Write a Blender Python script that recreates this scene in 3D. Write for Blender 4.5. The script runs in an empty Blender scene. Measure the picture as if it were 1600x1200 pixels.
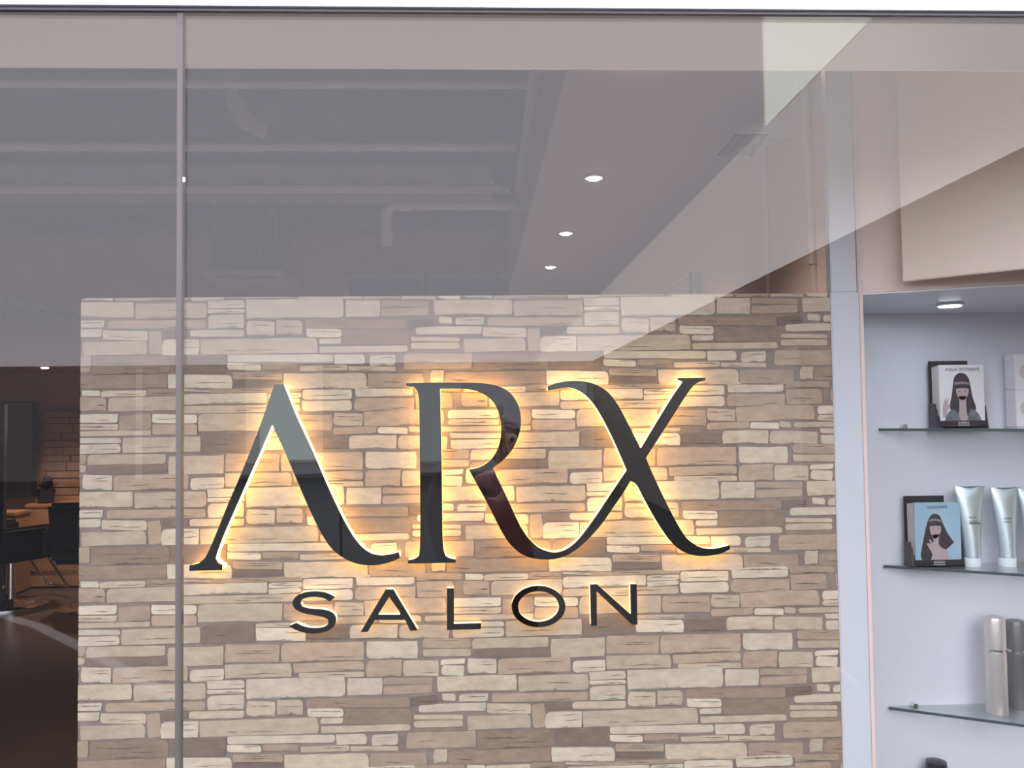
import bpy, bmesh, math, random
from mathutils import Vector, Matrix
random.seed(7)
R = math.radians
sc = bpy.context.scene
COL = sc.collection

# ------------------------------------------------------------------ camera
F = 1300.0
CAM = Vector((0, 0, 1.58))
ROT = (Matrix.Rotation(R(-2.18), 3, 'Z') @ Matrix.Rotation(R(92.2), 3, 'X') @ Matrix.Rotation(R(-0.70), 3, 'Z'))
cd = bpy.data.cameras.new('camera'); cam = bpy.data.objects.new('camera', cd); COL.objects.link(cam)
cam.matrix_world = Matrix.Translation(CAM) @ ROT.to_4x4()
cd.sensor_fit = 'HORIZONTAL'; cd.sensor_width = 36; cd.lens = 36 * F / 1600; cd.clip_start = .02; cd.clip_end = 200
sc.camera = cam
def ray(px, py): return ROT @ Vector(((px - 800) / F, (600 - py) / F, -1))
def PY(px, py, Y): d = ray(px, py); return CAM + d * ((Y - CAM.y) / d.y)
def PZ(px, py, z): d = ray(px, py); return CAM + d * ((z - CAM.z) / d.z)
CZ = CAM.z

# ------------------------------------------------------------------ world, exposure
w = bpy.data.worlds.new('world'); sc.world = w; w.use_nodes = True
w.node_tree.nodes['Background'].inputs[0].default_value = (.5, .5, .55, 1)
w.node_tree.nodes['Background'].inputs[1].default_value = .15
sc.view_settings.view_transform = 'Standard'; sc.view_settings.look = 'None'
sc.view_settings.exposure = 0; sc.view_settings.gamma = 1
try: sc.view_settings.use_curve_mapping = False
except Exception: pass

# lamps: shop downlights, niche spot; ceiling glow, side panel and wash bar are added
E_CEIL = 4.3       # glow added to the plain white corridor ceiling
E_BOX = 10         # added panel that makes the bright wedge in the glass
HALO = 9.5
WASH = 1.1  # added lamp bar that brightens the bulkhead
SPOT = 30.0
NICHE = .35

# ------------------------------------------------------------------ materials
def nt(m): m.use_nodes = True; return m.node_tree.nodes, m.node_tree.links
def mat(name, col, rough=.6, metal=0, spec=.5, noise=0, nscale=8, bump=0, bscale=60, emit=None, es=0, coat=0):
    m = bpy.data.materials.new(name); n, l = nt(m); b = n['Principled BSDF']
    b.inputs['Base Color'].default_value = (*col, 1); b.inputs['Roughness'].default_value = rough
    b.inputs['Metallic'].default_value = metal; b.inputs['Specular IOR Level'].default_value = spec
    if coat: b.inputs['Coat Weight'].default_value = coat; b.inputs['Coat Roughness'].default_value = .05
    if emit: b.inputs['Emission Color'].default_value = (*emit, 1); b.inputs['Emission Strength'].default_value = es
    if noise:
        t = n.new('ShaderNodeTexCoord'); x = n.new('ShaderNodeTexNoise'); x.inputs['Scale'].default_value = nscale
        x.inputs['Detail'].default_value = 5
        l.new(t.outputs['Object'], x.inputs['Vector'])
        r = n.new('ShaderNodeMapRange'); r.inputs[1].default_value = .3; r.inputs[2].default_value = .7
        r.inputs[3].default_value = 1 - noise; r.inputs[4].default_value = 1 + noise
        l.new(x.outputs[0], r.inputs[0])
        mx = n.new('ShaderNodeVectorMath'); mx.operation = 'SCALE'; mx.inputs[0].default_value = col
        l.new(r.outputs[0], mx.inputs['Scale']); l.new(mx.outputs[0], b.inputs['Base Color'])
    if bump:
        t = n.new('ShaderNodeTexCoord'); x = n.new('ShaderNodeTexNoise'); x.inputs['Scale'].default_value = bscale
        l.new(t.outputs['Object'], x.inputs['Vector'])
        bp = n.new('ShaderNodeBump'); bp.inputs['Strength'].default_value = bump; bp.inputs['Distance'].default_value = .01
        l.new(x.outputs[0], bp.inputs['Height']); l.new(bp.outputs[0], b.inputs['Normal'])
    return m
def emis(name, col, s):
    m = bpy.data.materials.new(name); n, l = nt(m); n.remove(n['Principled BSDF'])
    e = n.new('ShaderNodeEmission'); e.inputs[0].default_value = (*col, 1); e.inputs[1].default_value = s
    l.new(e.outputs[0], n['Material Output'].inputs[0]); return m
def glassmat(name, F0, tint, extra=0):
    m = bpy.data.materials.new(name); n, l = nt(m); n.remove(n['Principled BSDF'])
    g = n.new('ShaderNodeNewGeometry'); d = n.new('ShaderNodeVectorMath'); d.operation = 'DOT_PRODUCT'
    l.new(g.outputs['Normal'], d.inputs[0]); l.new(g.outputs['Incoming'], d.inputs[1])
    a = n.new('ShaderNodeMath'); a.operation = 'ABSOLUTE'; l.new(d.outputs['Value'], a.inputs[0])
    s = n.new('ShaderNodeMath'); s.operation = 'SUBTRACT'; s.inputs[0].default_value = 1; l.new(a.outputs[0], s.inputs[1])
    p = n.new('ShaderNodeMath'); p.operation = 'POWER'; p.inputs[1].default_value = 5; l.new(s.outputs[0], p.inputs[0])
    r = n.new('ShaderNodeMath'); r.operation = 'MULTIPLY_ADD'; r.inputs[1].default_value = 1 - F0; r.inputs[2].default_value = F0
    l.new(p.outputs[0], r.inputs[0])
    t = n.new('ShaderNodeBsdfTransparent'); t.inputs[0].default_value = (*tint, 1)
    gl = n.new('ShaderNodeBsdfGlossy'); gl.inputs['Roughness'].default_value = 0; gl.inputs[0].default_value = (1, 1, 1, 1)
    mx = n.new('ShaderNodeMixShader'); l.new(r.outputs[0], mx.inputs[0]); l.new(t.outputs[0], mx.inputs[1]); l.new(gl.outputs[0], mx.inputs[2])
    l.new(mx.outputs[0], n['Material Output'].inputs[0]); return m

M = dict(
 glass=glassmat('shop_glass', .0235, (.975, .98, .975)),
 shelf_glass=glassmat('shelf_glass', .05, (.90, .93, .925)),
 shelf_edge=mat('shelf_edge', (.07, .095, .10), .15),
 frame_white=mat('white_frame', (.60, .59, .64), .45),
 gasket=mat('gasket', (.13, .13, .15), .5),
 joint=mat('glass_joint', (.115, .10, .10), .3, spec=.4),
 joint_dark=mat('joint_dark_strip', (.08, .07, .075), .4),
 bulk=mat('bulkhead_paint', (.80, .75, .71), .8, noise=.03, nscale=2),
 ceil=mat('ceiling_slab', (.10, .10, .115), .9, noise=.15, nscale=1.5),
 pipe=mat('painted_pipe', (.80, .80, .83), .5),
 duct=mat('painted_duct', (.45, .45, .48), .6, noise=.08, nscale=4),
 soffit=mat('soffit_paint', (.72, .68, .67), .85),
 wallr=mat('beige_wall', (.82, .66, .58), .8, noise=.03, nscale=1.5),
 wallb=mat('brown_back_wall', (.40, .19, .11), .8, noise=.06, nscale=1.5),
 walld=mat('dark_wall', (.16, .12, .11), .8),
 floor=mat('brown_floor', (.10, .065, .05), .35, noise=.15, nscale=2),
 cfloor=mat('corridor_floor', (.016, .018, .02), .6, spec=.12, noise=.15, nscale=1),
 cstripe=mat('pale_floor_inlay', (.42, .42, .42), .4),
 cwall=mat('corridor_wall', (.30, .29, .30), .7, noise=.15, nscale=.6),
 cwall2=mat('corridor_side_wall', (.13, .11, .10), .8),
 lum=emis('added_ceiling_glow', (.98, .955, 1.06), E_CEIL),
 lum_side=emis('added_ceiling_glow_side', (1.0, .955, .98), E_CEIL * 1.4),  # stronger glow put into the right part of the ceiling
 box=emis('added_glow_panel', (.98, 1.0, .96), E_BOX),
 mirror=mat('black_mirror', (.13, .137, .142), .02, metal=1),
 letter_side=mat('letter_side', (.03, .03, .03), .3),
 halo=emis('warm_backlight', (1.0, .55, .15), HALO),
 halo2=emis('warm_backlight_small', (1.0, .62, .27), HALO * .5),
 pillar=mat('white_pillar', (.52, .56, .62), .25, spec=.5),
 pillar_edge=mat('pinkish_edge', (.66, .55, .53), .5),
 niche=mat('niche_panel', (.64, .67, .73), .35),
 header=mat('header_panel', (.68, .58, .54), .7),
 slab=mat('hanging_panel', (.68, .62, .57), .6),
 disc=emis('disc_light', (.86, .9, 1.0), 14),
 chrome=mat('chrome', (.75, .75, .77), .12, metal=1),
 black=mat('black_plastic', (.022, .022, .028), .3),
 white=mat('white_paper', (.72, .72, .74), .6),
 paper_edge=mat('paper_edge', (.55, .52, .50), .8),
 tube=mat('satin_silver_tube', (.62, .75, .80), .28, metal=.75),
 tubecap=mat('frosted_cap', (.68, .78, .83), .2, spec=.6),
 spray=mat('brushed_silver', (.66, .64, .62), .3, metal=.6),
 sprayd=mat('dark_silver', (.20, .20, .21), .35, metal=.5),
 ink=mat('grey_ink', (.13, .13, .15), .7),
 hair=mat('printed_hair', (.035, .028, .035), .6, noise=.3, nscale=60),
 hair2=mat('printed_hair_shine', (.22, .20, .22), .6),
 skin=mat('printed_skin', (.42, .35, .36), .7),
 skind=mat('printed_lips', (.20, .12, .14), .7),
 dress=mat('printed_dress', (.14, .16, .18), .7, noise=.4, nscale=70),
 leather=mat('black_leather', (.010, .010, .012), .6, spec=.2),
 wood=mat('orange_wood', (.40, .20, .09), .45, noise=.2, nscale=6),
 plant=mat('dark_leaves', (.05, .03, .035), .6),
 mirglass=mat('wall_mirror', (.55, .5, .48), .03, metal=1),
 lampglass=mat('dark_lamp_glass', (.015, .015, .018), .25),
 lampwhite=mat('lamp_white', (.72, .73, .74), .5),
 down=emis('downlight_glow', (1.0, .78, .70), 25),
 trim=mat('trim_metal', (.42, .38, .38), .35, metal=.6),
 shopwin=emis('lit_shop_window', (.95, 1.0, 1.0), 1.5),
 dim_glow=emis('dim_glow_panel', (.9, .95, 1.0), .85),
 bluegrey=mat('transom_panel', (.06, .08, .12), .3),
)
# blue leaflet print: a printed blue field, paler in the middle of the page (ink, not light)
def blue_print():
    m = bpy.data.materials.new('blue_print'); n, l = nt(m); b = n['Principled BSDF']; b.inputs['Roughness'].default_value = .5
    t = n.new('ShaderNodeTexCoord'); s = n.new('ShaderNodeVectorMath'); s.operation = 'SUBTRACT'; s.inputs[1].default_value = (.5, .5, .55)
    l.new(t.outputs['Generated'], s.inputs[0])
    ln = n.new('ShaderNodeVectorMath'); ln.operation = 'LENGTH'; l.new(s.outputs[0], ln.inputs[0])
    r = n.new('ShaderNodeValToRGB'); r.color_ramp.elements[0].color = (.66, .74, .74, 1); r.color_ramp.elements[0].position = .12
    r.color_ramp.elements[1].color = (.30, .47, .60, 1); r.color_ramp.elements[1].position = .62
    l.new(ln.outputs['Value'], r.inputs[0]); l.new(r.outputs[0], b.inputs['Base Color']); return m
M['blue'] = blue_print()
# stone print: per-stone colour attribute times mottling
def stone_mat():
    m = bpy.data.materials.new('stone_print'); n, l = nt(m); b = n['Principled BSDF']; b.inputs['Roughness'].default_value = .75
    a = n.new('ShaderNodeAttribute'); a.attribute_name = 'tone'
    t = n.new('ShaderNodeTexCoord')
    mp = n.new('ShaderNodeMapping'); mp.inputs['Scale'].default_value = (1, 1, 2.2); l.new(t.outputs['Object'], mp.inputs[0])
    x = n.new('ShaderNodeTexNoise'); x.inputs['Scale'].default_value = 30; x.inputs['Detail'].default_value = 10; x.inputs['Roughness'].default_value = .65
    l.new(mp.outputs[0], x.inputs['Vector'])
    r = n.new('ShaderNodeMapRange'); r.inputs[1].default_value = .3; r.inputs[2].default_value = .7; r.inputs[3].default_value = .80; r.inputs[4].default_value = 1.13
    l.new(x.outputs[0], r.inputs[0])
    mx = n.new('ShaderNodeVectorMath'); mx.operation = 'SCALE'; l.new(a.outputs['Color'], mx.inputs[0]); l.new(r.outputs[0], mx.inputs['Scale'])
    l.new(mx.outputs[0], b.inputs['Base Color'])
    bp = n.new('ShaderNodeBump'); bp.inputs['Strength'].default_value = .12; bp.inputs['Distance'].default_value = .004
    l.new(x.outputs[0], bp.inputs['Height']); l.new(bp.outputs[0], b.inputs['Normal'])
    return m
M['stone'] = stone_mat()

# ------------------------------------------------------------------ helpers
def link(name, me, parent=None):
    o = bpy.data.objects.new(name, me); COL.objects.link(o)
    if parent is not None: o.parent = parent
    return o
def tag(o, label=None, cat=None, group=None, kind=None):
    if label: o['label'] = label
    if cat: o['category'] = cat
    if group: o['group'] = group
    if kind: o['kind'] = kind
    return o
def empty(name, loc, label=None, cat=None, group=None, rz=0):
    o = bpy.data.objects.new(name, None); COL.objects.link(o); o.location = loc; o.rotation_euler = (0, 0, rz); o.empty_display_size = .05
    return tag(o, label, cat, group)
def struct(o): o['kind'] = 'structure'; return o
def wm(o): return (wm(o.parent) @ o.matrix_basis) if o.parent else o.matrix_basis.copy()
class MB:
    def __init__(s): s.bm = bmesh.new()
    def quad(s, pts):
        return s.bm.faces.new([s.bm.verts.new(p) for p in pts])
    def hexa(s, b, t):           # bottom ring, top ring (same count)
        vb = [s.bm.verts.new(p) for p in b]; vt = [s.bm.verts.new(p) for p in t]; k = len(vb)
        s.bm.faces.new(vb[::-1]); s.bm.faces.new(vt)
        for i in range(k): s.bm.faces.new((vb[i], vb[(i + 1) % k], vt[(i + 1) % k], vt[i]))
        return s
    def box(s, x0, x1, y0, y1, z0, z1):
        return s.hexa([(x0, y0, z0), (x1, y0, z0), (x1, y1, z0), (x0, y1, z0)], [(x0, y0, z1), (x1, y0, z1), (x1, y1, z1), (x0, y1, z1)])
    def prism(s, plan, z0, z1):
        return s.hexa([(x, y, z0) for x, y in plan], [(x, y, z1) for x, y in plan])
    def loft(s, rings, cap=True):
        vs = [[s.bm.verts.new(p) for p in r] for r in rings]; k = len(vs[0])
        for a, b in zip(vs, vs[1:]):
            for i in range(k):
                try: s.bm.faces.new((a[i], a[(i + 1) % k], b[(i + 1) % k], b[i]))
                except ValueError: pass
        if cap: s.bm.faces.new(vs[0][::-1]); s.bm.faces.new(vs[-1])
        return s
    def lathe(s, prof, c=(0, 0, 0), n=24):     # prof: (r, z)
        return s.loft([[(c[0] + r * math.cos(2 * math.pi * i / n), c[1] + r * math.sin(2 * math.pi * i / n), c[2] + z) for i in range(n)] for r, z in prof])
    def tube(s, pts, r, n=14):
        pts = [Vector(p) for p in pts]; rings = []; up = None
        for i, p in enumerate(pts):
            d = (pts[min(i + 1, len(pts) - 1)] - pts[max(i - 1, 0)]).normalized()
            if up is None: up = Vector((0, 0, 1)) if abs(d.z) < .9 else Vector((1, 0, 0))
            a = d.cross(up).normalized(); up = a.cross(d).normalized()
            rr = r[i] if isinstance(r, (list, tuple)) else r
            rings.append([p + a * rr * math.cos(2 * math.pi * k / n) + up * rr * math.sin(2 * math.pi * k / n) for k in range(n)])
        return s.loft(rings)
    def build(s, name, m, parent=None, bevel=0, smooth=False, seg=2):
        bmesh.ops.recalc_face_normals(s.bm, faces=s.bm.faces)
        if parent is not None: s.bm.transform(wm(parent).inverted())
        if bevel: bmesh.ops.bevel(s.bm, geom=list(s.bm.edges), offset=bevel, segments=seg, affect='EDGES', clamp_overlap=True)
        me = bpy.data.meshes.new(name); s.bm.to_mesh(me); s.bm.free(); me.materials.append(m)
        if smooth:
            me.polygons.foreach_set('use_smooth', [True] * len(me.polygons))
            try: me.set_sharp_from_angle(angle=R(40))
            except Exception: pass
        return link(name, me, parent)
# filled outline (with holes) in the XZ plane, extruded from y0 (front) to y1
def smooth_poly(pts, it=2, corner=38):
    for k in range(it):
        out = []; n = len(pts)
        flags = []
        for i in range(n):
            a = Vector(pts[i]) - Vector(pts[i - 1]); b = Vector(pts[(i + 1) % n]) - Vector(pts[i])
            flags.append(a.length > 0 and b.length > 0 and a.angle(b) > R(corner))
        for i in range(n):
            p, q, r_ = Vector(pts[i - 1]), Vector(pts[i]), Vector(pts[(i + 1) % n])
            if flags[i]: out.append(tuple(q))
            else: out.append(tuple(q + (p - q) * .22)); out.append(tuple(q + (r_ - q) * .22))
        pts = out
    return pts
def plate(name, loops, y0, y1, m, parent=None):
    cu = bpy.data.curves.new('tmp', 'CURVE'); cu.dimensions = '2D'; cu.fill_mode = 'BOTH'; cu.extrude = abs(y1 - y0) / 2
    for lp in loops:
        sp = cu.splines.new('POLY'); sp.points.add(len(lp) - 1); sp.use_cyclic_u = True
        for i, (x, z) in enumerate(lp): sp.points[i].co = (x, z, 0, 1)
    o = bpy.data.objects.new('tmp', cu); COL.objects.link(o)
    dg = bpy.context.evaluated_depsgraph_get(); me = bpy.data.meshes.new_from_object(o.evaluated_get(dg))
    bpy.data.objects.remove(o); bpy.data.curves.remove(cu)
    me.transform(Matrix.Translation((0, (y0 + y1) / 2, 0)) @ Matrix.Rotation(R(90), 4, 'X'))
    bm = bmesh.new(); bm.from_mesh(me); bmesh.ops.remove_doubles(bm, verts=bm.verts, dist=1e-5)
    bmesh.ops.recalc_face_normals(bm, faces=bm.faces)
    if parent is not None: bm.transform(parent.matrix_basis.inverted())
    bm.to_mesh(me); bm.free(); me.name = name; me.materials.clear(); me.materials.append(m)
    return link(name, me, parent)
def text_mesh(name, s, size, m, mw, parent=None, align='CENTER', sx=1, ext=.0002):
    cu = bpy.data.curves.new('tmp', 'FONT'); cu.body = s; cu.size = size; cu.align_x = align; cu.align_y = 'CENTER'; cu.extrude = ext; cu.resolution_u = 3
    o = bpy.data.objects.new('tmp', cu); COL.objects.link(o)
    dg = bpy.context.evaluated_depsgraph_get(); me = bpy.data.meshes.new_from_object(o.evaluated_get(dg))
    bpy.data.objects.remove(o); bpy.data.curves.remove(cu)
    me.transform(mw @ Matrix.Diagonal((sx, 1, 1, 1)))
    if parent is not None: me.transform(parent.matrix_basis.inverted())
    me.name = name; me.materials.clear(); me.materials.append(m)
    return link(name, me, parent)

# ------------------------------------------------------------------ key planes
G = 1.25            # shop glass
WS = 2.00           # stone partition face
NB = 2.40           # niche back panel
SOF = CZ + 1.20     # soffit underside
TOP = 3.45

# ================================================================== THE CORRIDOR (behind the photographer, seen reflected)
def mirY(p): return Vector((p.x, 2 * G - p.y, p.z))
HC = CZ + 1.47
XR = (PZ(1600, 225, HC).x + PZ(1200, 430, HC).x) / 2
YF = -20.0
XS = PZ(1197, 195, HC).x
b = MB(); b.box(-24, XS, YF, 1.239, HC, HC + .1); struct(b.build('ceiling.001', M['lum']))
b = MB(); b.box(XS, XR, YF, 1.239, HC, HC + .1); struct(b.build('ceiling.002', M['lum_side']))
b = MB(); b.box(-24, XR + .3, YF - .3, 1.239, -.1, 0); struct(b.build('floor.001', M['cfloor']))
b = MB(); b.box(XR, XR + .3, YF, 1.239, 0, HC + .3); struct(b.build('wall_right_corridor', M['cwall2']))
b = MB(); b.box(-24.3, -24, YF, 1.239, 0, HC + .3); struct(b.build('wall_left_corridor', M['cwall2']))
b = MB(); b.box(-24.3, XR + .3, YF - .3, YF, 0, HC + .3); struct(b.build('wall_opposite', M['cwall']))
# shopfronts across the corridor: lit windows by the far wall, dim panels added
def far_rect(x0, y0, x1, y1):
    a = PY(x0, y0, 2 * G - YF); c = PY(x1, y1, 2 * G - YF); return a.x, c.x, max(c.z, .02), min(a.z, HC - .02)
far = [(385, 562, 505, 722, 'shopwin', 'broad lit white shop window across the corridor, left of the other broad one'),
       
       (214, 575, 222, 800, 'shopwin', 'narrow upright light strip across the corridor'),
       (640, 600, 722, 725, 'dim_glow', 'dim glowing panel added across the corridor between the broad white one and the narrow one'),  # dim glow panels added for grey reflections in the letters
       (860, 590, 990, 720, 'dim_glow', 'dim glowing panel added across the corridor right of the middle')]
for x0, y0, x1, y1, mm, lb in far:
    a, c, z0, z1 = far_rect(x0, y0, x1, y1)
    b = MB(); b.box(a, c, YF + .003, YF + .08, z0, z1); tag(b.build('shop_window', M[mm]), lb, 'window')
a = ray(1156, 562); c = ray(1256, 800); ka = XR / a.x; kc = XR / c.x
b = MB(); b.box(XR - .05, XR - .002, 2 * G - a.y * ka, 2 * G - c.y * kc, CZ + c.z * kc, CZ + a.z * ka)  # glowing panel added for the pale streak in the glass
tag(b.build('added_side_panel', M['dim_glow']), 'tall dim glowing panel added on the corridor side wall', 'added panel')
# pale inlays in the corridor floor (seen as thin streaks in the glass)
def inlay(pts, wd, lb):
    q = [mirY(PZ(px, py, 0)) for px, py in pts]; q = [Vector((p.x, p.y, 0)) for p in q]
    L_, R_ = [], []
    for i, p in enumerate(q):
        d = (q[min(i + 1, len(q) - 1)] - q[max(i - 1, 0)]).normalized(); n_ = Vector((-d.y, d.x, 0)) * wd / 2
        L_.append(p + n_); R_.append(p - n_)
    b = MB()
    b.loft([[(l.x, l.y, .0005), (r.x, r.y, .0005), (r.x, r.y, .004), (l.x, l.y, .004)] for l, r in zip(L_, R_)])
    tag(b.build('floor_inlay', M['cstripe']), lb, 'floor inlay')
inlay([(-60, 940), (0, 962), (60, 980), (125, 1012), (200, 1052), (272, 1095)], .10, 'pale curved strip inlaid in the dark corridor floor on the left')
inlay([(1092, 1073), (1130, 1045), (1182, 1007)], .03, 'short pale strip inlaid in the corridor floor right of the middle')
inlay([(1308, 1042), (1325, 1056), (1345, 1072)], .03, 'short pale strip inlaid in the corridor floor far right')
# added glowing panel square to the shopfront, giving the bright wedge in the glass
zb = CZ + 1.0
pb = PZ(1197, 195, zb); yb = 2 * G - pb.y
xb = pb.x
t = empty('added_glow_panel', (xb, yb, zb), 'added unseen white glowing panel under the corridor ceiling, square to the shopfront', 'added glow panel')
b = MB(); b.box(xb, xb + .005, yb, 1.15, zb, HC - .01); b.build('luminous_panel', M['box'], t)
b = MB(); b.box(xb + .005, xb + .007, yb, 1.15, zb, HC - .01); b.build('back_plate', M['frame_white'], t)

# ================================================================== SHOPFRONT
# header frame
hz = PY(800, 11.5, 1.240).z
gz = PY(800, 19.5, 1.246).z
b = MB(); b.box(-6, 3, 1.240, 1.264, hz, HC + .4); struct(b.build('trim_1', M['frame_white']))
b = MB(); b.box(-6, 3, 1.246, 1.264, gz, hz); struct(b.build('trim_2', M['gasket']))
jt = PY(281.5, 20, G).x
b = MB(); b.box(-6, jt - .0046, G, G + .010, .02, gz); o = struct(b.build('window_1', M['glass']))
b = MB(); b.box(jt + .0046, 3, G, G + .010, .02, gz); o = struct(b.build('window_2', M['glass']))
t = empty('glass_joint', (jt, G, .02), 'slim vertical silicone joint between the two shopfront panes', 'glass joint')
b = MB(); b.box(jt - .0044, jt + .0022, G + .0002, G + .0095, .02, gz); b.build('clear_edge', M['joint'], t)
b = MB(); b.box(jt + .0022, jt + .0044, G + .0002, G + .0095, .02, gz); b.build('dark_edge', M['joint_dark'], t)  # darker strip on the right side of the joint
b = MB(); b.box(-6, 3, 1.239, 1.3, -.02, .02); struct(b.build('trim_3', M['frame_white']))
# bulkhead behind the glass
bz = PY(800, 107.5, 1.62).z
b = MB(); b.box(-6, 3, 1.62, 1.624, bz, TOP); struct(b.build('wall_front', M['bulk']))

t = empty('added_lamp_bar', (-1.3, 1.40, 2.34), 'slim white lamp bar added unseen above the glass to brighten bulkhead and stone wall', 'lamp')  # added out of view to lift the bulkhead band
b = MB(); b.box(-3.6, 1.0, 1.264, 1.375, 2.33, 2.37); b.build('housing', M['frame_white'], t)
ld = bpy.data.lights.new('added_wash', 'AREA'); ld.shape = 'RECTANGLE'; ld.size = 4.5; ld.size_y = .03; ld.energy = WASH; ld.color = (1, .93, .84)
lo = bpy.data.objects.new('added_wash', ld); COL.objects.link(lo); lo.parent = t; lo.location = (0, -.02, 0); lo.rotation_euler = (R(78), 0, 0)

# ================================================================== SHOP SHELL
b = MB(); b.box(-6, 3.2, 1.239, 8.6, -.1, 0); struct(b.build('floor', M['floor']))
b = MB(); b.box(-6, 3.2, 1.30, 8.6, TOP, TOP + .1); struct(b.build('ceiling', M['ceil']))
b = MB(); b.box(-6.1, -6, 1.3, 8.6, 0, TOP); struct(b.build('wall_left', M['walld']))
b = MB(); b.box(-6, 3.2, 8.5, 8.6, 0, TOP); struct(b.build('wall_back', M['wallb']))
A, B_ = PZ(886, 110, SOF), PZ(793, 460, SOF); C, D = PZ(1195, 200, SOF), PZ(938, 456, SOF)
def online(p, q, y): return p + (q - p) * ((y - p.y) / (q.y - p.y))
l0, l1 = online(A, B_, 1.74), online(A, B_, 8.5); r0, r1 = online(C, D, 1.74), online(C, D, 8.5)
b = MB(); b.prism([(l0.x, 1.74), (r0.x + .05, 1.74), (r1.x + .05, 8.5), (l1.x, 8.5)], SOF, TOP); struct(b.build('ceiling_soffit', M['soffit']))
rw0 = online(C, D, 2.02)
b = MB(); b.prism([(rw0.x, 2.46), (rw0.x + .15, 2.46), (r1.x + .15, 8.5), (r1.x, 8.5)], 0, SOF); struct(b.build('wall_right', M['wallr']))
b = MB(); b.box(3.1, 3.2, 1.3, 8.5, 0, TOP); struct(b.build('wall_far_right', M['wallr']))
# low dark soffit at the back left, over the mirrors
b = MB(); b.box(-6, -3.2, 7.0, 8.5, CZ + .49, CZ + .68); struct(b.build('trim_4', M['wallb']))

# downlights
def downlight(px, py, z, r, lb, grp, e=None):
    p = PZ(px, py, z); t = empty('downlight', (p.x, p.y, z), lb, 'ceiling light', grp)
    b = MB(); b.lathe([(r * 1.25, 0), (r * 1.25, -.006), (r, -.008), (r * .95, 0)], (p.x, p.y, z - .0005), 28); b.build('trim_ring', M['trim'], t)
    b = MB(); b.lathe([(r * .85, -.009), (r * .6, -.016), (.001, -.018)], (p.x, p.y, z), 24); b.build('lamp', M['down'], t)
    if e:
        ld = bpy.data.lights.new('spot_light', 'SPOT'); ld.energy = e; ld.color = (1, .80, .68); ld.spot_size = R(110); ld.spot_blend = .8; ld.shadow_soft_size = .04
        lo = bpy.data.objects.new('spot_light', ld); COL.objects.link(lo); lo.location = (0, 0, -.03); lo.parent = t
downlight(928, 276, SOF, .045, 'glowing recessed downlight nearest the glass in the sloping row of three', None, SPOT)
downlight(884, 363, SOF, .045, 'middle glowing downlight in the sloping row of three', None, SPOT)
downlight(860, 416, SOF, .045, 'farthest glowing downlight in the row of three, just above the stone wall', None, SPOT)
downlight(1012, 96, SOF, .045, 'added unseen downlight continuing the sloping row, hidden behind the bulkhead', None, SPOT * 1.6)  # added to brighten the right wall and soffit
downlight(70, 573, CZ + .49, .04, 'small warm downlight in the low dark ceiling above the mirror, far left', None, 90)

# exposed services
def pipe_x(name, lb, y, h, r, x0, x1, m='pipe'):
    p0 = PZ(420, y, CZ + h); b = MB(); b.tube([(x0, p0.y, p0.z), (x1, p0.y, p0.z)], r, 16)
    return tag(b.build(name, M[m], smooth=True), lb, 'pipe')
pipe_x('ceiling_pipe', 'long white painted ceiling pipe nearest the glass, highest in the picture', 131, 1.56, .021, -5.8, .48)
pipe_x('ceiling_pipe', 'long white painted ceiling pipe second from the glass', 229, 1.56, .027, -5.8, .22)
pipe_x('ceiling_pipe', 'long white painted ceiling pipe farthest from the glass, below the wide duct', 295, 1.56, .030, -5.8, .22)
p0 = PZ(420, 286, CZ + 1.62)
b = MB(); b.box(-5.8, .1, p0.y, p0.y + .55, p0.z, p0.z + .14)
tag(b.build('duct', M['duct'], bevel=.01), 'wide flat grey duct crossing the ceiling above the pipes', 'duct')
a = PZ(835, 112, CZ + 1.46); c = PZ(812, 292, CZ + 1.46)
t = MB(); t.tube([(a.x, 1.76, a.z), a, c, (c.x, c.y + .05, c.z)], .026, 16)
tag(t.build('ceiling_pipe', M['pipe'], smooth=True), 'white ceiling pipe running away from the glass beside the dropped soffit', 'pipe')
a = PZ(840, 321, CZ + 1.42); c = PZ(620, 321, CZ + 1.42); d = .27
pts = [a, c] + [Vector((c.x - .07 * math.sin(k * R(15)), c.y, c.z - .07 * (1 - math.cos(k * R(15))))) for k in range(1, 7)] + [Vector((c.x - .07, c.y, c.z - d))]
t = empty('elbow_pipe', (c.x, c.y, c.z), 'white pipe that bends down at an elbow below the ceiling', 'pipe')
b = MB(); b.tube(pts, .032, 16); b.build('pipe', M['pipe'], t, smooth=True)
b = MB(); b.tube([c + Vector((.03, 0, 0)), c + Vector((.09, 0, 0))], .038, 16); b.build('collar', M['pipe'], t, smooth=True)
b = MB(); b.tube([Vector((c.x - .07, c.y, c.z - .17)), Vector((c.x - .07, c.y, c.z - .24))], .039, 16); b.build('collar', M['pipe'], t, smooth=True)
# short slanting branch pipe left of centre
a = PZ(362, 150, CZ + 1.6); c = PZ(384, 188, CZ + 1.5)
b = MB(); b.tube([(a.x, a.y, TOP + .01), a, a.lerp(c, .5), c, c + Vector((.06, .10, -.02))], [.035, .035, .045, .05, .04], 16)
tag(b.build('vent_spout', M['duct'], smooth=True), 'short slanting pipe spout hanging behind the nearest ceiling pipe', 'pipe')
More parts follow.
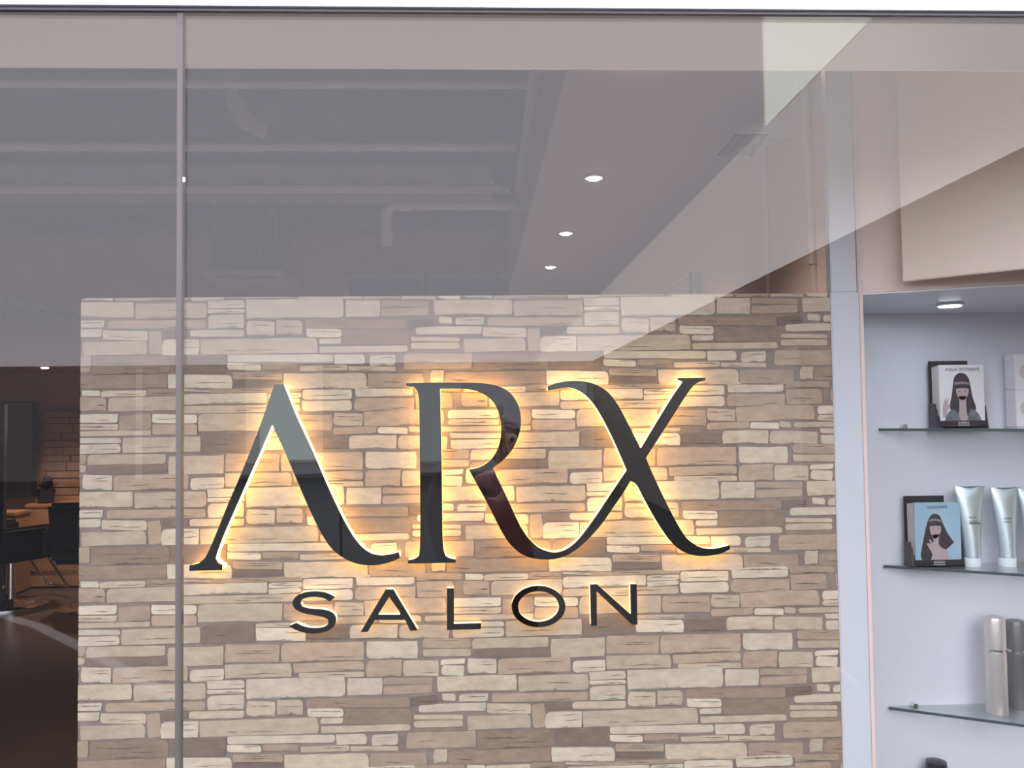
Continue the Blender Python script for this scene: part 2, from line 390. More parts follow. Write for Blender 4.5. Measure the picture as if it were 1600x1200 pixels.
# cassette air conditioner
a = PZ(332, 440, CZ + 1.2); 
t = empty('air_conditioner', (a.x, a.y, a.z), 'square pale ceiling air conditioner cassette just above the stone wall', 'air conditioner')
c = PZ(455, 440, CZ + 1.2)
b = MB(); b.box(a.x, c.x, a.y - .3, a.y + .45, a.z, a.z + .05); b.build('panel', M['duct'], t, bevel=.01)
b = MB(); b.box(a.x + .06, c.x - .06, a.y - .2, a.y + .35, a.z + .05, TOP); b.build('casing', M['ceil'], t)
b = MB(); b.box(a.x + .06, c.x - .06, a.y - .26, a.y - .22, a.z - .004, a.z + .001); b.build('air_slot', M['black'], t)
# cable tray on the left
a = PZ(0, 470, CZ + 1.0); c = PZ(100, 500, CZ + 1.0)
t = empty('cable_tray', (a.x, a.y, a.z), 'dark slanting cable tray under the ceiling at the far left', 'cable tray')
for k in range(2):
    o_ = Vector((0, .45 * k, 0)); n_ = Vector((.05, .08, 0))
    b = MB(); q = [a + o_ - Vector((1, -.2, 0)), c + o_, c + o_ + n_, a + o_ + n_ - Vector((1, -.2, 0))]
    b.hexa(q, [v + Vector((0, 0, .10)) for v in q]); b.build('side_rail', M['walld'], t)
for k in range(7):
    p = a.lerp(c, k / 6)
    b = MB(); b.box(p.x, p.x + .03, p.y + .03, p.y + .5, p.z + .01, p.z + .03); b.build('rung', M['duct'], t)
# transom windows high on the back wall
for k, (x0, x1) in enumerate([(545, 655), (675, 790)]):
    a = PY(x0, 436, 8.46); c = PY(x1, 500, 8.46)
    t = empty('transom_window', (a.x, 8.46, c.z), ['left', 'right'][k] + ' one of two dark high windows on the back wall above the stone wall', 'window')
    b = MB(); b.box(a.x, c.x, 8.44, 8.498, c.z, a.z); b.build('pane', M['bluegrey'], t)
    for (u0, u1, v0, v1) in ((a.x - .05, a.x, c.z - .05, a.z + .05), (c.x, c.x + .05, c.z - .05, a.z + .05), (a.x, c.x, a.z, a.z + .05), (a.x, c.x, c.z - .05, c.z)):
        b = MB(); b.box(u0, u1, 8.42, 8.499, v0, v1); b.build('frame_bar', M['duct'], t)

# conduit and pipe on the right wall
def xwall(y): return online(C, D, y).x
p = PY(1198, 330, 3.40)
b = MB(); b.tube([(xwall(3.4) - .010, 3.40, 0), (xwall(3.4) - .010, 3.40, SOF)], .009, 12)
tag(b.build('conduit', M['pipe'], smooth=True), 'thin vertical conduit on the beige right wall under the wall lamp', 'conduit')
a = PY(1255, 120, 2.95); c = PY(1275, 455, 2.95); dd = (c - a) / (c.z - a.z)
q0 = a + dd * (SOF - a.z); q1 = a + dd * (1.2 - a.z)
t = empty('wall_pipe', (q1.x, q1.y, 0), 'vertical cream pipe in front of the right wall beside the white pillar', 'pipe')
b = MB(); b.tube([q0, q1, (q1.x, q1.y, 0)], .016, 14); b.build('pipe', M['slab'], t, smooth=True)
q2 = a + dd * (PY(1272, 400, 2.95).z - a.z)
b = MB(); b.tube([q2, q2 + dd * (-.03)], .020, 14); b.build('coupling', M['slab'], t, smooth=True)
b = MB(); b.box(q1.x + .017, q1.x + .026, 2.95, 2.97, 0, SOF); b.build('seam_strip', M['walld'], t)

# wall lamp
zl = CZ + 1.07
P = [PZ(1149, 209, zl), PZ(1201, 208, zl), PZ(1176, 243, zl), PZ(1120, 243, zl)]
t = empty('wall_lamp', (P[1].x, P[1].y, zl), 'wedge shaped white lamp with dark glass underside on the right wall', 'wall lamp')
up = Vector((0, 0, 1))
b = MB(); b.hexa([P[0], P[1], P[2], P[3]], [P[0].lerp(P[1], .55) + up * .035, P[1] + up * .045, P[2] + up * .045, P[3].lerp(P[2], .55) + up * .035]); b.build('housing', M['lampwhite'], t, bevel=.004)
cc = (P[0] + P[1] + P[2] + P[3]) / 4
b = MB(); Q = [cc + (v - cc) * .97 - up * .004 for v in P]; b.hexa(Q, [v + up * .005 for v in Q]); b.build('glass_face', M['lampglass'], t)
for s_ in (.38, .72):
    a = P[0].lerp(P[1], s_); c = P[3].lerp(P[2], s_)
    b = MB(); b.tube([a.lerp(c, .2) - up * .012, a.lerp(c, .85) - up * .012], .008, 10); b.build('lamp_tube', M['duct'], t, smooth=True)
b = MB(); b.box(P[1].x - .006, xwall(3.2) + .002, P[1].y + .02, P[1].y + .08, zl - .02, zl + .08); b.build('bracket', M['lampwhite'], t, bevel=.003)

# black stand whose top shows over the stone partition
a = PY(1081, 425, 2.6); c = PY(1096, 425, 2.6); e = PY(1040, 458, 3.3)
t = empty('garment_stand', (a.x, 2.6, 0), 'black stand with two slim rods, its top showing above the stone wall', 'stand')
b = MB(); b.box(a.x, c.x, 2.6, 2.63, 0, a.z); b.build('post', M['black'], t)
for k in (0, 1):
    o_ = Vector((0, 0, -.045 * k))
    b = MB(); b.tube([Vector((a.x + .005, 2.615, a.z - .008)) + o_, Vector((a.x - .03, 3.6, a.z - .008)) + o_], .004, 8); b.build('rod', M['trim'], t)
b = MB(); b.box(a.x - .05, a.x - .02, 3.6, 3.63, 0, a.z); b.build('post', M['black'], t)

# ================================================================== STONE PARTITION
L0 = PY(127.5, 466, WS); R0 = PY(1296.5, 458, WS); zt = (L0.z + R0.z) / 2
LX = (PY(127.5, 466, WS).x + PY(120, 1195, WS).x) / 2
RX = (PY(1297, 458, WS).x + PY(1316, 1195, WS).x) / 2
part = empty('stone_partition', ((LX + RX) / 2, WS + .05, 0), 'freestanding wall panel covered in pale stacked stone print behind the glass', 'wall panel')
b = MB(); b.box(LX, RX, WS + .0015, WS + .10, 0, zt); b.build('panel', mat('mortar', (.20, .16, .135), .85, noise=.15, nscale=25), part)
TONE = dict(W=(.74, .70, .625), C=(.685, .63, .55), T=(.62, .55, .475), B=(.54, .47, .405), D=(.44, .385, .345))
U = """60,108,168,142,W 172,108,438,142,C 440,95,640,135,B 45,148,205,232,T 212,142,645,228,C 650,98,812,108,W 650,118,1155,182,W 812,88,1360,110,T
1162,114,1355,143,W 1162,148,1350,175,W 650,188,1350,232,C 1362,90,1655,150,W 1360,156,1655,218,W 1675,65,2017,128,W 1667,138,2022,216,T 2027,60,2297,100,T 2030,105,2252,200,T
-40,250,272,302,W -40,308,270,342,C 278,250,470,345,T 474,245,740,299,W 474,305,740,368,T 745,237,1242,342,C 1250,240,1540,335,T 1546,230,1720,305,C 1724,208,2203,300,T
-190,350,466,380,C 1545,312,1800,352,T 1808,312,1985,350,W 1990,306,2056,340,C -25,392,290,422,W -25,430,288,485,W 298,382,762,475,C 767,358,1080,470,D 1087,352,1380,373,C 1087,379,1380,456,W
1385,375,1633,445,D 1637,360,1918,440,C 1925,362,2220,440,C -208,490,85,548,T -205,555,84,598,C 92,488,555,548,C 90,556,566,602,D 568,490,898,603,C 905,475,1226,583,T 1235,465,1722,576,T
1734,458,2037,560,W 62,612,240,702,W 246,607,688,698,T 700,622,900,692,W 905,590,1298,670,C 1308,580,1722,634,T 1340,640,1722,668,C 1732,567,1942,665,T 1950,570,2160,662,C 2170,562,2310,592,W 2174,600,2306,658,W
-123,712,362,806,C 370,708,795,805,C 802,688,1022,735,W 802,742,1020,764,W 802,774,1018,858,W 1030,672,1612,790,W 1620,672,1828,772,W 1834,672,2120,708,T 1834,716,2118,765,T
-93,822,-13,862,W 7,822,182,866,W 207,815,790,866,T 1030,810,1200,898,C 1208,800,1365,890,C 1385,790,1990,846,B 1992,778,2150,832,D -238,880,168,928,W 175,880,445,940,C 450,882,532,1022,T
540,872,688,920,D 695,867,1018,910,C 1390,850,1600,902,W 1607,854,2003,942,B 58,948,440,1032,C 2014,890,2300,914,C 2014,922,2300,960,C 2014,966,2298,985,B 527,927,750,1026,W 757,914,1456,1010,C
1465,908,1595,940,W 1470,950,1992,988,C -318,1047,106,1145,T 115,1040,578,1143,B 586,1030,912,1133,D 920,1010,1550,1056,W 920,1068,1118,1108,W 1126,1062,1335,1100,T 1350,1072,1636,1105,C
1557,1002,1738,1062,W 1765,1002,1920,1068,W 1642,1073,1920,1100,C -65,1152,558,1232,B -155,1152,-70,1232,C 563,1140,948,1226,W 952,1122,1245,1165,T 952,1168,1245,1205,D 1255,1118,1750,1212,C 1755,1112,2090,1206,T"""
q1_, q2_ = PY(152, 1054.7, WS), PY(755, 1041.9, WS); PXW = q2_.x - q1_.x
q1_, q2_ = PY(133, 610, WS), PY(126, 908.8, WS); PZW = q1_.z - q2_.z
bm = bmesh.new(); lay = bm.loops.layers.color.new('tone')
base = []
for tok in U.split():
    a_, b__, c_, d_, tn = tok.split(','); a_, b__, c_, d_ = map(float, (a_, b__, c_, d_))
    pxc, pyc = 110 + (a_ + c_) / 7.5, 880 + (b__ + d_) / 7.5
    p = PY(pxc, pyc, WS)
    e1, e2 = PY(pxc + 10, pyc, WS), PY(pxc, pyc + 10, WS); sx_ = (e1.x - p.x) / 10; sz_ = (p.z - e2.z) / 10
    base.append((p.x, p.z, (c_ - a_) / 3.75 * sx_, (d_ - b__) / 3.75 * sz_, tn))
rr = random.Random(3)
shapes = []
for (cx, cz_, w_, h_, tn) in base:
    hw, hh = w_ / 2 + .0007, h_ / 2 + .0004
    # wobbling, chipped outline
    pts = []; nx = max(3, int(w_ / .022)); nz = max(2, int(h_ / .022))
    jit = min(.0024, h_ * .06); cr = min(.0026, h_ * .12)
    tl = rr.uniform(-.009, .009); tr = rr.uniform(-.009, .009)
    def jx(): return rr.uniform(-jit, jit)
    skw = rr.uniform(-.0035, .0035)
    for i in range(nx + 1):
        s = i / nx; pts.append((-hw + cr + tl * .3 + (2 * hw - 2 * cr) * s, hh - abs(jx()) * .8 + skw * (s - .5)))
    for i in range(1, nz):
        s = i / nz; pts.append((hw - abs(jx()) * .5 + tr * (.5 - s) * .5, hh - 2 * hh * s))
    for i in range(nx + 1):
        s = 1 - i / nx; pts.append((-hw + cr + (2 * hw - 2 * cr) * s, -hh + abs(jx()) + skw * (s - .5)))
    for i in range(1, nz):
        s = 1 - i / nz; pts.append((-hw + abs(jx()) * .5 + tl * (.5 - s) * .5, hh - 2 * hh * s))
    pts = smooth_poly(pts, 1, 80)
    t_ = TONE[tn]; k = rr.uniform(.94, 1.05)
    shapes.append((cx, cz_, pts, tuple(v * k for v in t_), 0))
    for q in range(rr.choice((0, 0, 1, 1, 2)) if w_ > .06 else 0):      # printed cracks and chipped ledges inside the stone
        x0 = rr.uniform(-.45, .1) * w_; ln_ = min(rr.uniform(.03, .11), w_ * .45 - x0); z0 = rr.uniform(-.30, .30) * h_
        if ln_ < .015: continue
        n_ = max(3, int(ln_ / .008)); up_, dn_ = [], []
        zc = z0
        for i in range(n_ + 1):
            zc += rr.uniform(-.0011, .0011); th_ = .0009 * math.sin(math.pi * (i + .3) / (n_ + .6)) * rr.uniform(.5, 1.3)
            up_.append((x0 + ln_ * i / n_, zc + th_)); dn_.append((x0 + ln_ * i / n_, zc - th_))
        shapes.append((cx, cz_, up_ + dn_[::-1], tuple(v * k * .62 for v in t_), 1))
    if h_ > .025 and rr.random() < .55:                              # ragged brown foot of the stone
        n_ = max(6, int(w_ / .009)); a0 = rr.uniform(0, .5); a1 = rr.uniform(.6, 1)
        up_ = [(-hw + .003 + (2 * hw - .006) * (a0 + (a1 - a0) * i / n_), -hh + .0025 + abs(rr.gauss(0, .0022)) * math.sin(math.pi * (i + .2) / (n_ + .4))) for i in range(n_ + 1)]
        shapes.append((cx, cz_, up_ + [(up_[-1][0], -hh + .0012), (up_[0][0], -hh + .0012)], tuple(v * k * .80 for v in t_), 1))
def clip(poly, axis, lim, keep_less):
    out = []
    for i in range(len(poly)):
        p, q = poly[i - 1], poly[i]
        ip = (p[axis] <= lim) if keep_less else (p[axis] >= lim); iq = (q[axis] <= lim) if keep_less else (q[axis] >= lim)
        if ip != iq:
            s = (lim - p[axis]) / (q[axis] - p[axis]); out.append((p[0] + (q[0] - p[0]) * s, p[1] + (q[1] - p[1]) * s))
        if iq: out.append(q)
    return out
for i in range(-2, 4):
    for j in range(-4, 4):
        for cx, cz_, pts, tc, lift in shapes:
            poly = [(x + cx + i * PXW, z + cz_ + j * PZW) for x, z in pts]
            if min(p[0] for p in poly) > RX or max(p[0] for p in poly) < LX or min(p[1] for p in poly) > zt or max(p[1] for p in poly) < .01: continue
            for ax, lim, kl in ((0, LX, False), (0, RX, True), (1, zt, True), (1, .01, False)):
                poly = clip(poly, ax, lim, kl)
                if len(poly) < 3: break
            if len(poly) < 3: continue
            clean = [p for n_, p in enumerate(poly) if (p[0] - poly[n_ - 1][0]) ** 2 + (p[1] - poly[n_ - 1][1]) ** 2 > 1e-10]
            if len(clean) < 3: continue
            yo = rr.uniform(-.0006, 0) - .0008 * lift; vf = [bm.verts.new((x, WS + yo, z)) for x, z in clean]; vb_ = [bm.verts.new((x, WS + (.0016 if not lift else yo + .0001), z)) for x, z in clean]
            fs = [bm.faces.new(vf)] + [bm.faces.new((vf[n_], vf[n_ - 1], vb_[n_ - 1], vb_[n_])) for n_ in range(len(vf))]
            for f in fs:
                for lp in f.loops: lp[lay] = (*tc, 1)
for f in bm.faces:
    f.normal_update()
bmesh.ops.recalc_face_normals(bm, faces=bm.faces)
for f in bm.faces:
    if abs(f.normal.y) > .9 and f.normal.y > 0: f.normal_flip()
bm.transform(part.matrix_basis.inverted())
me = bpy.data.meshes.new('stone_facing'); bm.to_mesh(me); bm.free(); me.materials.append(M['stone']); link('stone_facing', me, part)

# ================================================================== SIGN LETTERS
YL0, YL1, YL2 = WS - .036, WS - .031, WS - .0005      # face front, face back, body back
def cv(pts, sx, ox, oy): return [(ox + x / sx, oy + y / sx) for x, y in pts]
def topl(pts): 
    q = [PY(px, py, YL0) for px, py in pts]; return [(v.x, v.z) for v in q]
def shrink(loop, d, hole=False):
    n = len(loop); area = sum(loop[i - 1][0] * loop[i][1] - loop[i][0] * loop[i - 1][1] for i in range(n))
    s = 1 if area > 0 else -1
    if hole: s = -s
    out = []
    for i in range(n):
        a = Vector(loop[i - 1]); p = Vector(loop[i]); c = Vector(loop[(i + 1) % n])
        t1 = (p - a).normalized(); t2 = (c - p).normalized(); nn = Vector((-(t1.y + t2.y), t1.x + t2.x))
        if nn.length < 1e-6: nn = Vector((-t1.y, t1.x))
        nn.normalize(); out.append(tuple(p + nn * d * s))
    return out
def letter(lb, loops, smooth=True, small=False):
    L = []
    for lp in loops:
        w_ = topl(lp); L.append(smooth_poly(w_, 2) if smooth else w_)
    xs = [p[0] for p in L[0]]; zs = [p[1] for p in L[0]]
    t = empty('sign_letter', (sum(xs) / len(xs), WS, min(zs)), lb, 'sign letter', None)
    y0 = YL0 if not small else YL0 + .012
    y1 = y0 + .004
    plate('mirror_face', L, y0, y1, M['mirror'], t)
    body = [shrink(lp, .0012, hole=(i > 0)) for i, lp in enumerate(L)]
    plate('backlight', body, y1 + .0003, YL2, M['halo2' if small else 'halo'], t)
    return t
LA = cv([(525,142),(575,142),(645,320),(735,510),(820,710),(900,880),(960,985),(1010,1045),(1060,1078),(1110,1087),(1160,1082),(1212,1068),(1217,1100),(1170,1122),(1110,1138),(1060,1142),(1000,1138),(940,1120),(880,1085),(830,1040),(780,960),(740,880),(690,770),(640,650),(580,510),(512,365),(450,510),(400,620),(330,780),(250,960),(208,1070),(200,1105),(215,1130),(238,1140),(236,1168),(55,1172),(57,1142),(100,1132),(135,1110),(155,1080),(200,975),(270,800),(340,640),(440,390)], 3.529, 280, 560)
letter('large black mirror letter A without a crossbar, warm glow behind, leftmost of the sign', [LA])
RXo = cv([(88,137),(200,133),(350,133),(450,133),(520,137),(590,150),(640,172),(680,210),(710,265),(722,330),(718,390),(700,450),(670,510),(620,565),(565,605),(590,660),(640,760),(680,850),(720,935),(760,990),(810,1040),(850,1060)], 3.53, 610, 560) \
    + cv([(100,1103),(160,1088),(215,1050),(260,1000),(330,905),(400,800),(460,710),(522,618),(480,520),(440,430),(390,330),(340,245),(290,185),(240,150),(190,133),(140,135),(60,152),(57,130),(100,108),(170,95),(240,93),(310,103),(370,128),(420,165),(470,230),(520,325),(570,425),(605,490),(680,365),(750,250),(800,170),(840,115),(848,100),(838,93),(820,90),(820,78),(984,76),(984,92),(950,98),(920,115),(890,150),(850,210),(780,320),(700,445),(635,545),(670,630),(730,760),(790,880),(840,970),(880,1025),(930,1060),(980,1077),(1030,1080),(1080,1070),(1125,1058),(1128,1080),(1080,1105),(1020,1118),(960,1122),(900,1115),(840,1090),(780,1040),(730,970),(680,890),(620,780),(580,700),(545,680),(500,755),(440,840),(380,930),(310,1010),(240,1075),(170,1120),(100,1140),(30,1142)], 3.75, 840, 570) \
    + cv([(780,1102),(730,1085),(690,1055),(650,1015),(610,950),(570,870),(530,790),(480,700),(432,612),(480,605),(530,580),(575,535),(600,480),(612,420),(610,350),(595,290),(570,240),(530,205),(480,180),(420,168),(350,166),(275,168),(280,400),(285,700),(288,960),(292,1050),(305,1090),(330,1105),(360,1108),(360,1127),(97,1132),(97,1113),(130,1108),(155,1090),(163,1060),(165,900),(163,600),(160,300),(158,220),(150,180),(130,158),(88,152)], 3.53, 610, 560)
t = letter('large black mirror letters R and X joined by one sweeping stroke, glowing warm behind', [RXo])
S_ = cv([(492,240),(445,275),(400,247),(340,236),(270,238),(220,256),(202,290),(215,318),(260,333),(330,340),(400,344),(460,362),(495,395),(502,440),(480,490),(430,525),(370,540),(300,545),(230,538),(160,515),(105,482),(165,455),(210,480),(270,497),(340,500),(400,490),(432,465),(435,430),(400,408),(340,395),(260,382),(190,362),(145,330),(132,290),(145,250),(185,215),(250,195),(330,190),(400,197),(450,215)], 5.333, 430, 890)
letter('small black mirror letter S with a thin warm glow, first of the lower word', [S_], True, True)
A2 = cv([(915,175),(980,175),(1185,517),(1122,522),(1078,430),(825,430),(765,530),(705,532)], 5.333, 430, 890)
A2h = cv([(945,237),(1035,365),(1035,388),(855,388),(865,365)], 5.333, 430, 890)
letter('small black mirror letter A with a crossbar, between the small S and L', [A2, A2h], False, True)
L_ = [(698, 921), (709, 921), (709, 977), (751.6, 976), (751, 985), (698, 986.5)]
letter('small black mirror letter L with a thin warm glow, middle of the lower word', [L_], False, True)
def ell(cx, cy, rx, ry, n=48): return [(cx + rx * math.cos(2 * math.pi * i / n), cy + ry * math.sin(2 * math.pi * i / n)) for i in range(n)]
letter('small black mirror letter O, an oval ring with a thin warm glow', [cv(ell(710, 298, 212, 163), 5, 700, 890), cv(ell(710, 298, 160, 121), 5, 700, 890)], False, True)
N_ = cv([(1115,125),(1170,123),(1435,358),(1432,122),(1482,122),(1488,440),(1445,440),(1168,180),(1170,448),(1122,450)], 5, 700, 890)
letter('small black mirror letter N with a thin warm glow, last of the lower word', [N_], False, True)

# ================================================================== PILLAR, NICHE
PXL = RX + .0005
PXR = (PY(1340, 458, WS).x + PY(1362, 1195, WS).x) / 2
PE = (PY(1346.5, 458, WS).x + PY(1371, 1195, WS).x) / 2
t = empty('pillar', ((PXL + PE) / 2, WS, 0), 'glossy bluish white pillar between the stone wall and the shelf niche', 'pillar')
b = MB(); b.box(PXL, PXR, WS - .004, WS + .16, 0, zt + .002); b.build('lower_casing', M['pillar'], t, bevel=.002)
b = MB(); b.box(PXR, PE, WS - .002, WS + .03, 0, SOF - .01); b.build('edge_strip', M['pillar_edge'], t, bevel=.002)
b = MB(); b.box(PXL + .004, PXR - .001, WS + .002, WS + .03, zt + .002, SOF - .01); b.build('upper_casing', M['pillar'], t, bevel=.002)
b = MB(); NX = PY(1326, 700, NB).x; b.box(NX - .01, 3.1, NB, NB + .04, 0, SOF); struct(b.build('wall_niche', M['niche']))
b = MB(); b.prism([(PE - .008, WS + .031), (PE - .002, WS + .031), (NX, NB), (NX - .01, NB)], 0, SOF); struct(b.build('wall_niche_side', M['niche']))
# header above the niche, wedge in plan
nz0 = PY(1346, 458, WS).z
h0 = Vector((PE, WS)); e1 = PZ(1600, 433, nz0); hd = Vector((e1.x, e1.y)) - h0; h1 = h0 + hd * 2.2
h1.y = max(h1.y, 1.76); 
b = MB(); b.prism([(h0.x, h0.y), (h1.x, h1.y), (3.1, h1.y), (3.1, NB), (NX, NB)], nz0, SOF); struct(b.build('wall_header', M['header']))
# hanging panel on the header
dirn = hd.normalized(); nrm = Vector((dirn.y, -dirn.x))
def header_at(px): # plan point on the header face for a pixel column
    d = ray(px, 440); 
    # intersect 2-D ray with line h0 + s*dirn
    den = d.x * dirn.y - d.y * dirn.x; k = (h0.x * dirn.y - h0.y * dirn.x) / den; return Vector((d.x * k, d.y * k)), k * d.z + CZ
pa, za = header_at(1413)
_, za = header_at(1413); zs = CZ + ray(1413, 441).z * (pa.y / ray(1413, 441).y)
b = MB(); b.prism([(h0.x + .001, h0.y + .001), (h1.x, h1.y + .004), (3.09, h1.y + .004), (3.09, NB - .001), (NX + .001, NB - .001)], nz0 - .004, nz0 - .0005); struct(b.build('trim_5', M['niche']))
pe_ = pa + dirn * .9
b = MB(); b.prism([tuple(pa + nrm * .016), tuple(pe_ + nrm * .016), tuple(pe_ + nrm * .001), tuple(pa + nrm * .001)], zs, SOF - .02)
tag(b.build('hanging_panel', M['slab'], bevel=.002), 'cream panel fixed over the shelf niche with its lower edge overhanging', 'wall panel')
# disc light
nz0 -= .004; pd = PZ(1484, 474, nz0)
t = empty('disc_light', (pd.x, pd.y, nz0), 'small round white disc light in the niche ceiling above the shelves', 'ceiling light')
b = MB(); b.lathe([(.034, 0), (.034, -.006), (.030, -.007)], (pd.x, pd.y, nz0 - .0003), 32); b.build('rim', M['frame_white'], t)
b = MB(); b.lathe([(.0285, -.0075), (.027, -.0095), (.001, -.0095)], (pd.x, pd.y, nz0), 32); b.build('diffuser', M['disc'], t)
ld = bpy.data.lights.new('niche_light', 'AREA'); ld.shape = 'DISK'; ld.size = .06; ld.energy = NICHE; ld.color = (.85, .91, 1)
lo = bpy.data.objects.new('niche_light', ld); COL.objects.link(lo); lo.parent = t; lo.location = (0, 0, -.014)

# glass shelves: triangular in plan, front edge swinging towards the shop window
shz = []
def shelf(name_l, tip, right, stud):
    p = PY(tip[0], tip[1], NB - .002); z = p.z
    q = PZ(right[0], right[1], z); d = (q - p); e_ = p + d * 2.4
    t = empty('glass_shelf', (p.x, NB, z), name_l, 'shelf')
    th = .008
    b = MB(); b.prism([(p.x, NB - .002), (p.x, NB - .008), (e_.x, e_.y), (e_.x, NB - .002)], z - th, z); b.build('glass_plate', M['shelf_glass'], t)
    b = MB(); dn = Vector((d.y, -d.x, 0)).normalized() * .0012
    b.prism([(p.x - .001, NB - .008), (e_.x, e_.y), (e_.x + dn.x, e_.y + dn.y), (p.x - .001 + dn.x, NB - .008 + dn.y)], z - th, z - .0005); b.build('front_edge', M['shelf_edge'], t)
    for k, sx_ in enumerate((stud, stud + 330)):
        s = PY(sx_, tip[1] - 5, NB - .02)
        b = MB(); b.tube([(s.x, NB - .001, z + .004), (s.x, NB - .022, z + .004)], .0075, 14)
        b.build('chrome_stud', M['chrome'], t, smooth=True)
    shz.append(z); return z, p, e_
sh1 = shelf('top glass shelf in the niche, holding the white leaflets', (1372, 669), (1600, 669.5), 1414)
sh2 = shelf('middle glass shelf in the niche, holding the blue leaflets and tubes', (1380, 882), (1600, 896), 1425)
sh3 = shelf('lowest glass shelf fully in view, holding the silver bottles', (1388, 1103), (1600, 1131), 1430)
sh4 = shelf('glass shelf near the bottom edge holding the black capped bottle', (1396, 1330), (1600, 1375), 1436)

# leaflets in black holders
def rel(p0, p1, y, u, v):   # u across, v up, on an upright card
    return (p0.x + (p1.x - p0.x) * u, y, p0.z + (p1.z - p0.z) * v)
def holder(x0, x1, ytop_card, ytop_back, yb_, Y, z, label, front_mat, kind):
    pL = PY(x0, yb_, Y); pR = PY(x1, yb_, Y); W_ = pR.x - pL.x; zc = PY((x0 + x1) / 2, ytop_card, Y).z; H_ = zc - z
    zb2 = PY(x0, ytop_back, Y + .03).z
    t = empty('leaflet_holder', ((pL.x + pR.x) / 2, Y, z), label, 'leaflet holder')
    b = MB(); b.box(pL.x - .012, pL.x + W_ * .80, Y + .034, Y + .037, z, zb2); b.build('back_plate', M['black'], t, bevel=.001)
    b = MB(); b.box(pL.x - .016, pR.x + .006, Y - .004, Y + .037, z, z + .004); b.build('base', M['black'], t)
    b = MB(); b.box(pL.x - .004, pR.x + .004, Y - .004, Y - .002, z, z + .020); fl = b.build('front_lip', M['black'], t)
    for sx_, hh in ((-.016, .07), (W_ + .003, .062)):
        b = MB(); x_ = pL.x + sx_; b.hexa([(x_, Y - .004, z), (x_ + .004, Y - .004, z), (x_ + .004, Y + .034, z), (x_, Y + .034, z)],
                [(x_ + .001, Y + .006, z + hh), (x_ + .004, Y + .006, z + hh), (x_ + .004, Y + .034, z + hh), (x_ + .001, Y + .034, z + hh)]); b.build('side_wing', M['black'], t)
    # wing front that wraps round the leaflets on the left
    b = MB(); b.hexa([(pL.x - .016, Y - .0045, z), (pL.x + .004, Y - .0045, z), (pL.x + .004, Y - .0015, z), (pL.x - .016, Y - .0015, z)],
            [(pL.x - .013, Y + .018, z + .068), (pL.x + .001, Y + .018, z + .068), (pL.x + .001, Y + .021, z + .068), (pL.x - .013, Y + .021, z + .068)]); b.build('side_wing', M['black'], t)
    # stack of leaflets
    s_ = empty('leaflet_stack', ((pL.x + pR.x) / 2, Y, z + .004), label.replace('black holder for', 'stack of').split(' on the ')[0] + ', held in its black holder', 'leaflets')
    for k in range(5):
        y_ = Y + .006 * k
        b = MB(); b.box(pL.x - .0016 * k, pL.x + W_ - .004 * k, y_ + .0006, y_ + .0046, z + .0045, z + H_ - .0012 * k); b.build('leaflet', M['paper_edge'] if k else front_mat, s_)
    yy = Y + .0002
    def shape(nm, pts, m, lvl, par=s_, sm=True):
        lp = [(pL.x + W_ * u, z + H_ * v) for u, v in pts]
        if sm: lp = smooth_poly(lp, 2, 70)
        return plate(nm, [lp], yy - .00016 * lvl, yy - .00016 * lvl + .0006, m, par)
    if kind == 'white':
        shape('printed_hair', [(.31,.18),(.20,.33),(.27,.50),(.30,.68),(.33,.80),(.42,.865),(.50,.875),(.60,.85),(.67,.77),(.70,.62),(.74,.45),(.82,.30),(.72,.18)], M['hair'], 1)
        shape('printed_shine', [(.33,.68),(.34,.72),(.50,.735),(.66,.72),(.67,.68),(.50,.695)], M['hair2'], 2)
        shape('printed_face', [(.37,.62),(.37,.54),(.41,.47),(.50,.425),(.59,.46),(.64,.53),(.65,.62),(.50,.63)], M['skin'], 2)
        shape('printed_neck', [(.43,.47),(.43,.30),(.38,.10),(.62,.10),(.58,.30),(.59,.50),(.42,.50)], M['skin'], 2)
        shape('printed_lips', [(.46,.50),(.50,.51),(.55,.50),(.50,.485)], M['skind'], 3)
        for e0 in (.41, .54): shape('printed_eye', [(e0,.575),(e0+.03,.585),(e0+.07,.575),(e0+.03,.568)], M['ink'], 3)
        shape('printed_dress', [(.08,.03),(.12,.18),(.24,.29),(.38,.27),(.46,.10),(.50,.03)], M['dress'], 3)
        shape('printed_dress', [(.56,.03),(.60,.14),(.68,.30),(.82,.26),(.92,.12),(.95,.03)], M['dress'], 3)
        shape('printed_hand', [(.06,.16),(.05,.30),(.09,.42),(.16,.50),(.14,.42),(.20,.46),(.17,.36),(.24,.38),(.16,.26),(.14,.16)], M['skin'], 2)
        ttl, sub = 'AQUA INTENSIVE', 'for damaged hair'
    else:
        shape('printed_hair', [(.24,.03),(.10,.14),(.16,.35),(.24,.60),(.30,.74),(.38,.815),(.47,.83),(.56,.79),(.62,.66),(.72,.50),(.85,.375),(.70,.28),(.55,.20),(.46,.16)], M['hair'], 1)
        shape('printed_shine', [(.30,.70),(.32,.735),(.45,.755),(.57,.73),(.58,.69),(.45,.715)], M['hair2'], 2)
        shape('printed_face', [(.33,.63),(.33,.55),(.37,.48),(.44,.43),(.52,.47),(.57,.55),(.57,.63),(.45,.64)], M['skin'], 2)
        shape('printed_neck', [(.40,.46),(.42,.32),(.34,.12),(.30,.03),(.72,.03),(.72,.24),(.60,.28),(.50,.34),(.53,.50),(.38,.50)], M['skin'], 2)
        shape('printed_lips', [(.41,.51),(.45,.52),(.50,.51),(.45,.495)], M['skind'], 3)
        for e0 in (.37, .48): shape('printed_eye', [(e0,.585),(e0+.025,.592),(e0+.06,.583),(e0+.03,.576)], M['ink'], 3)
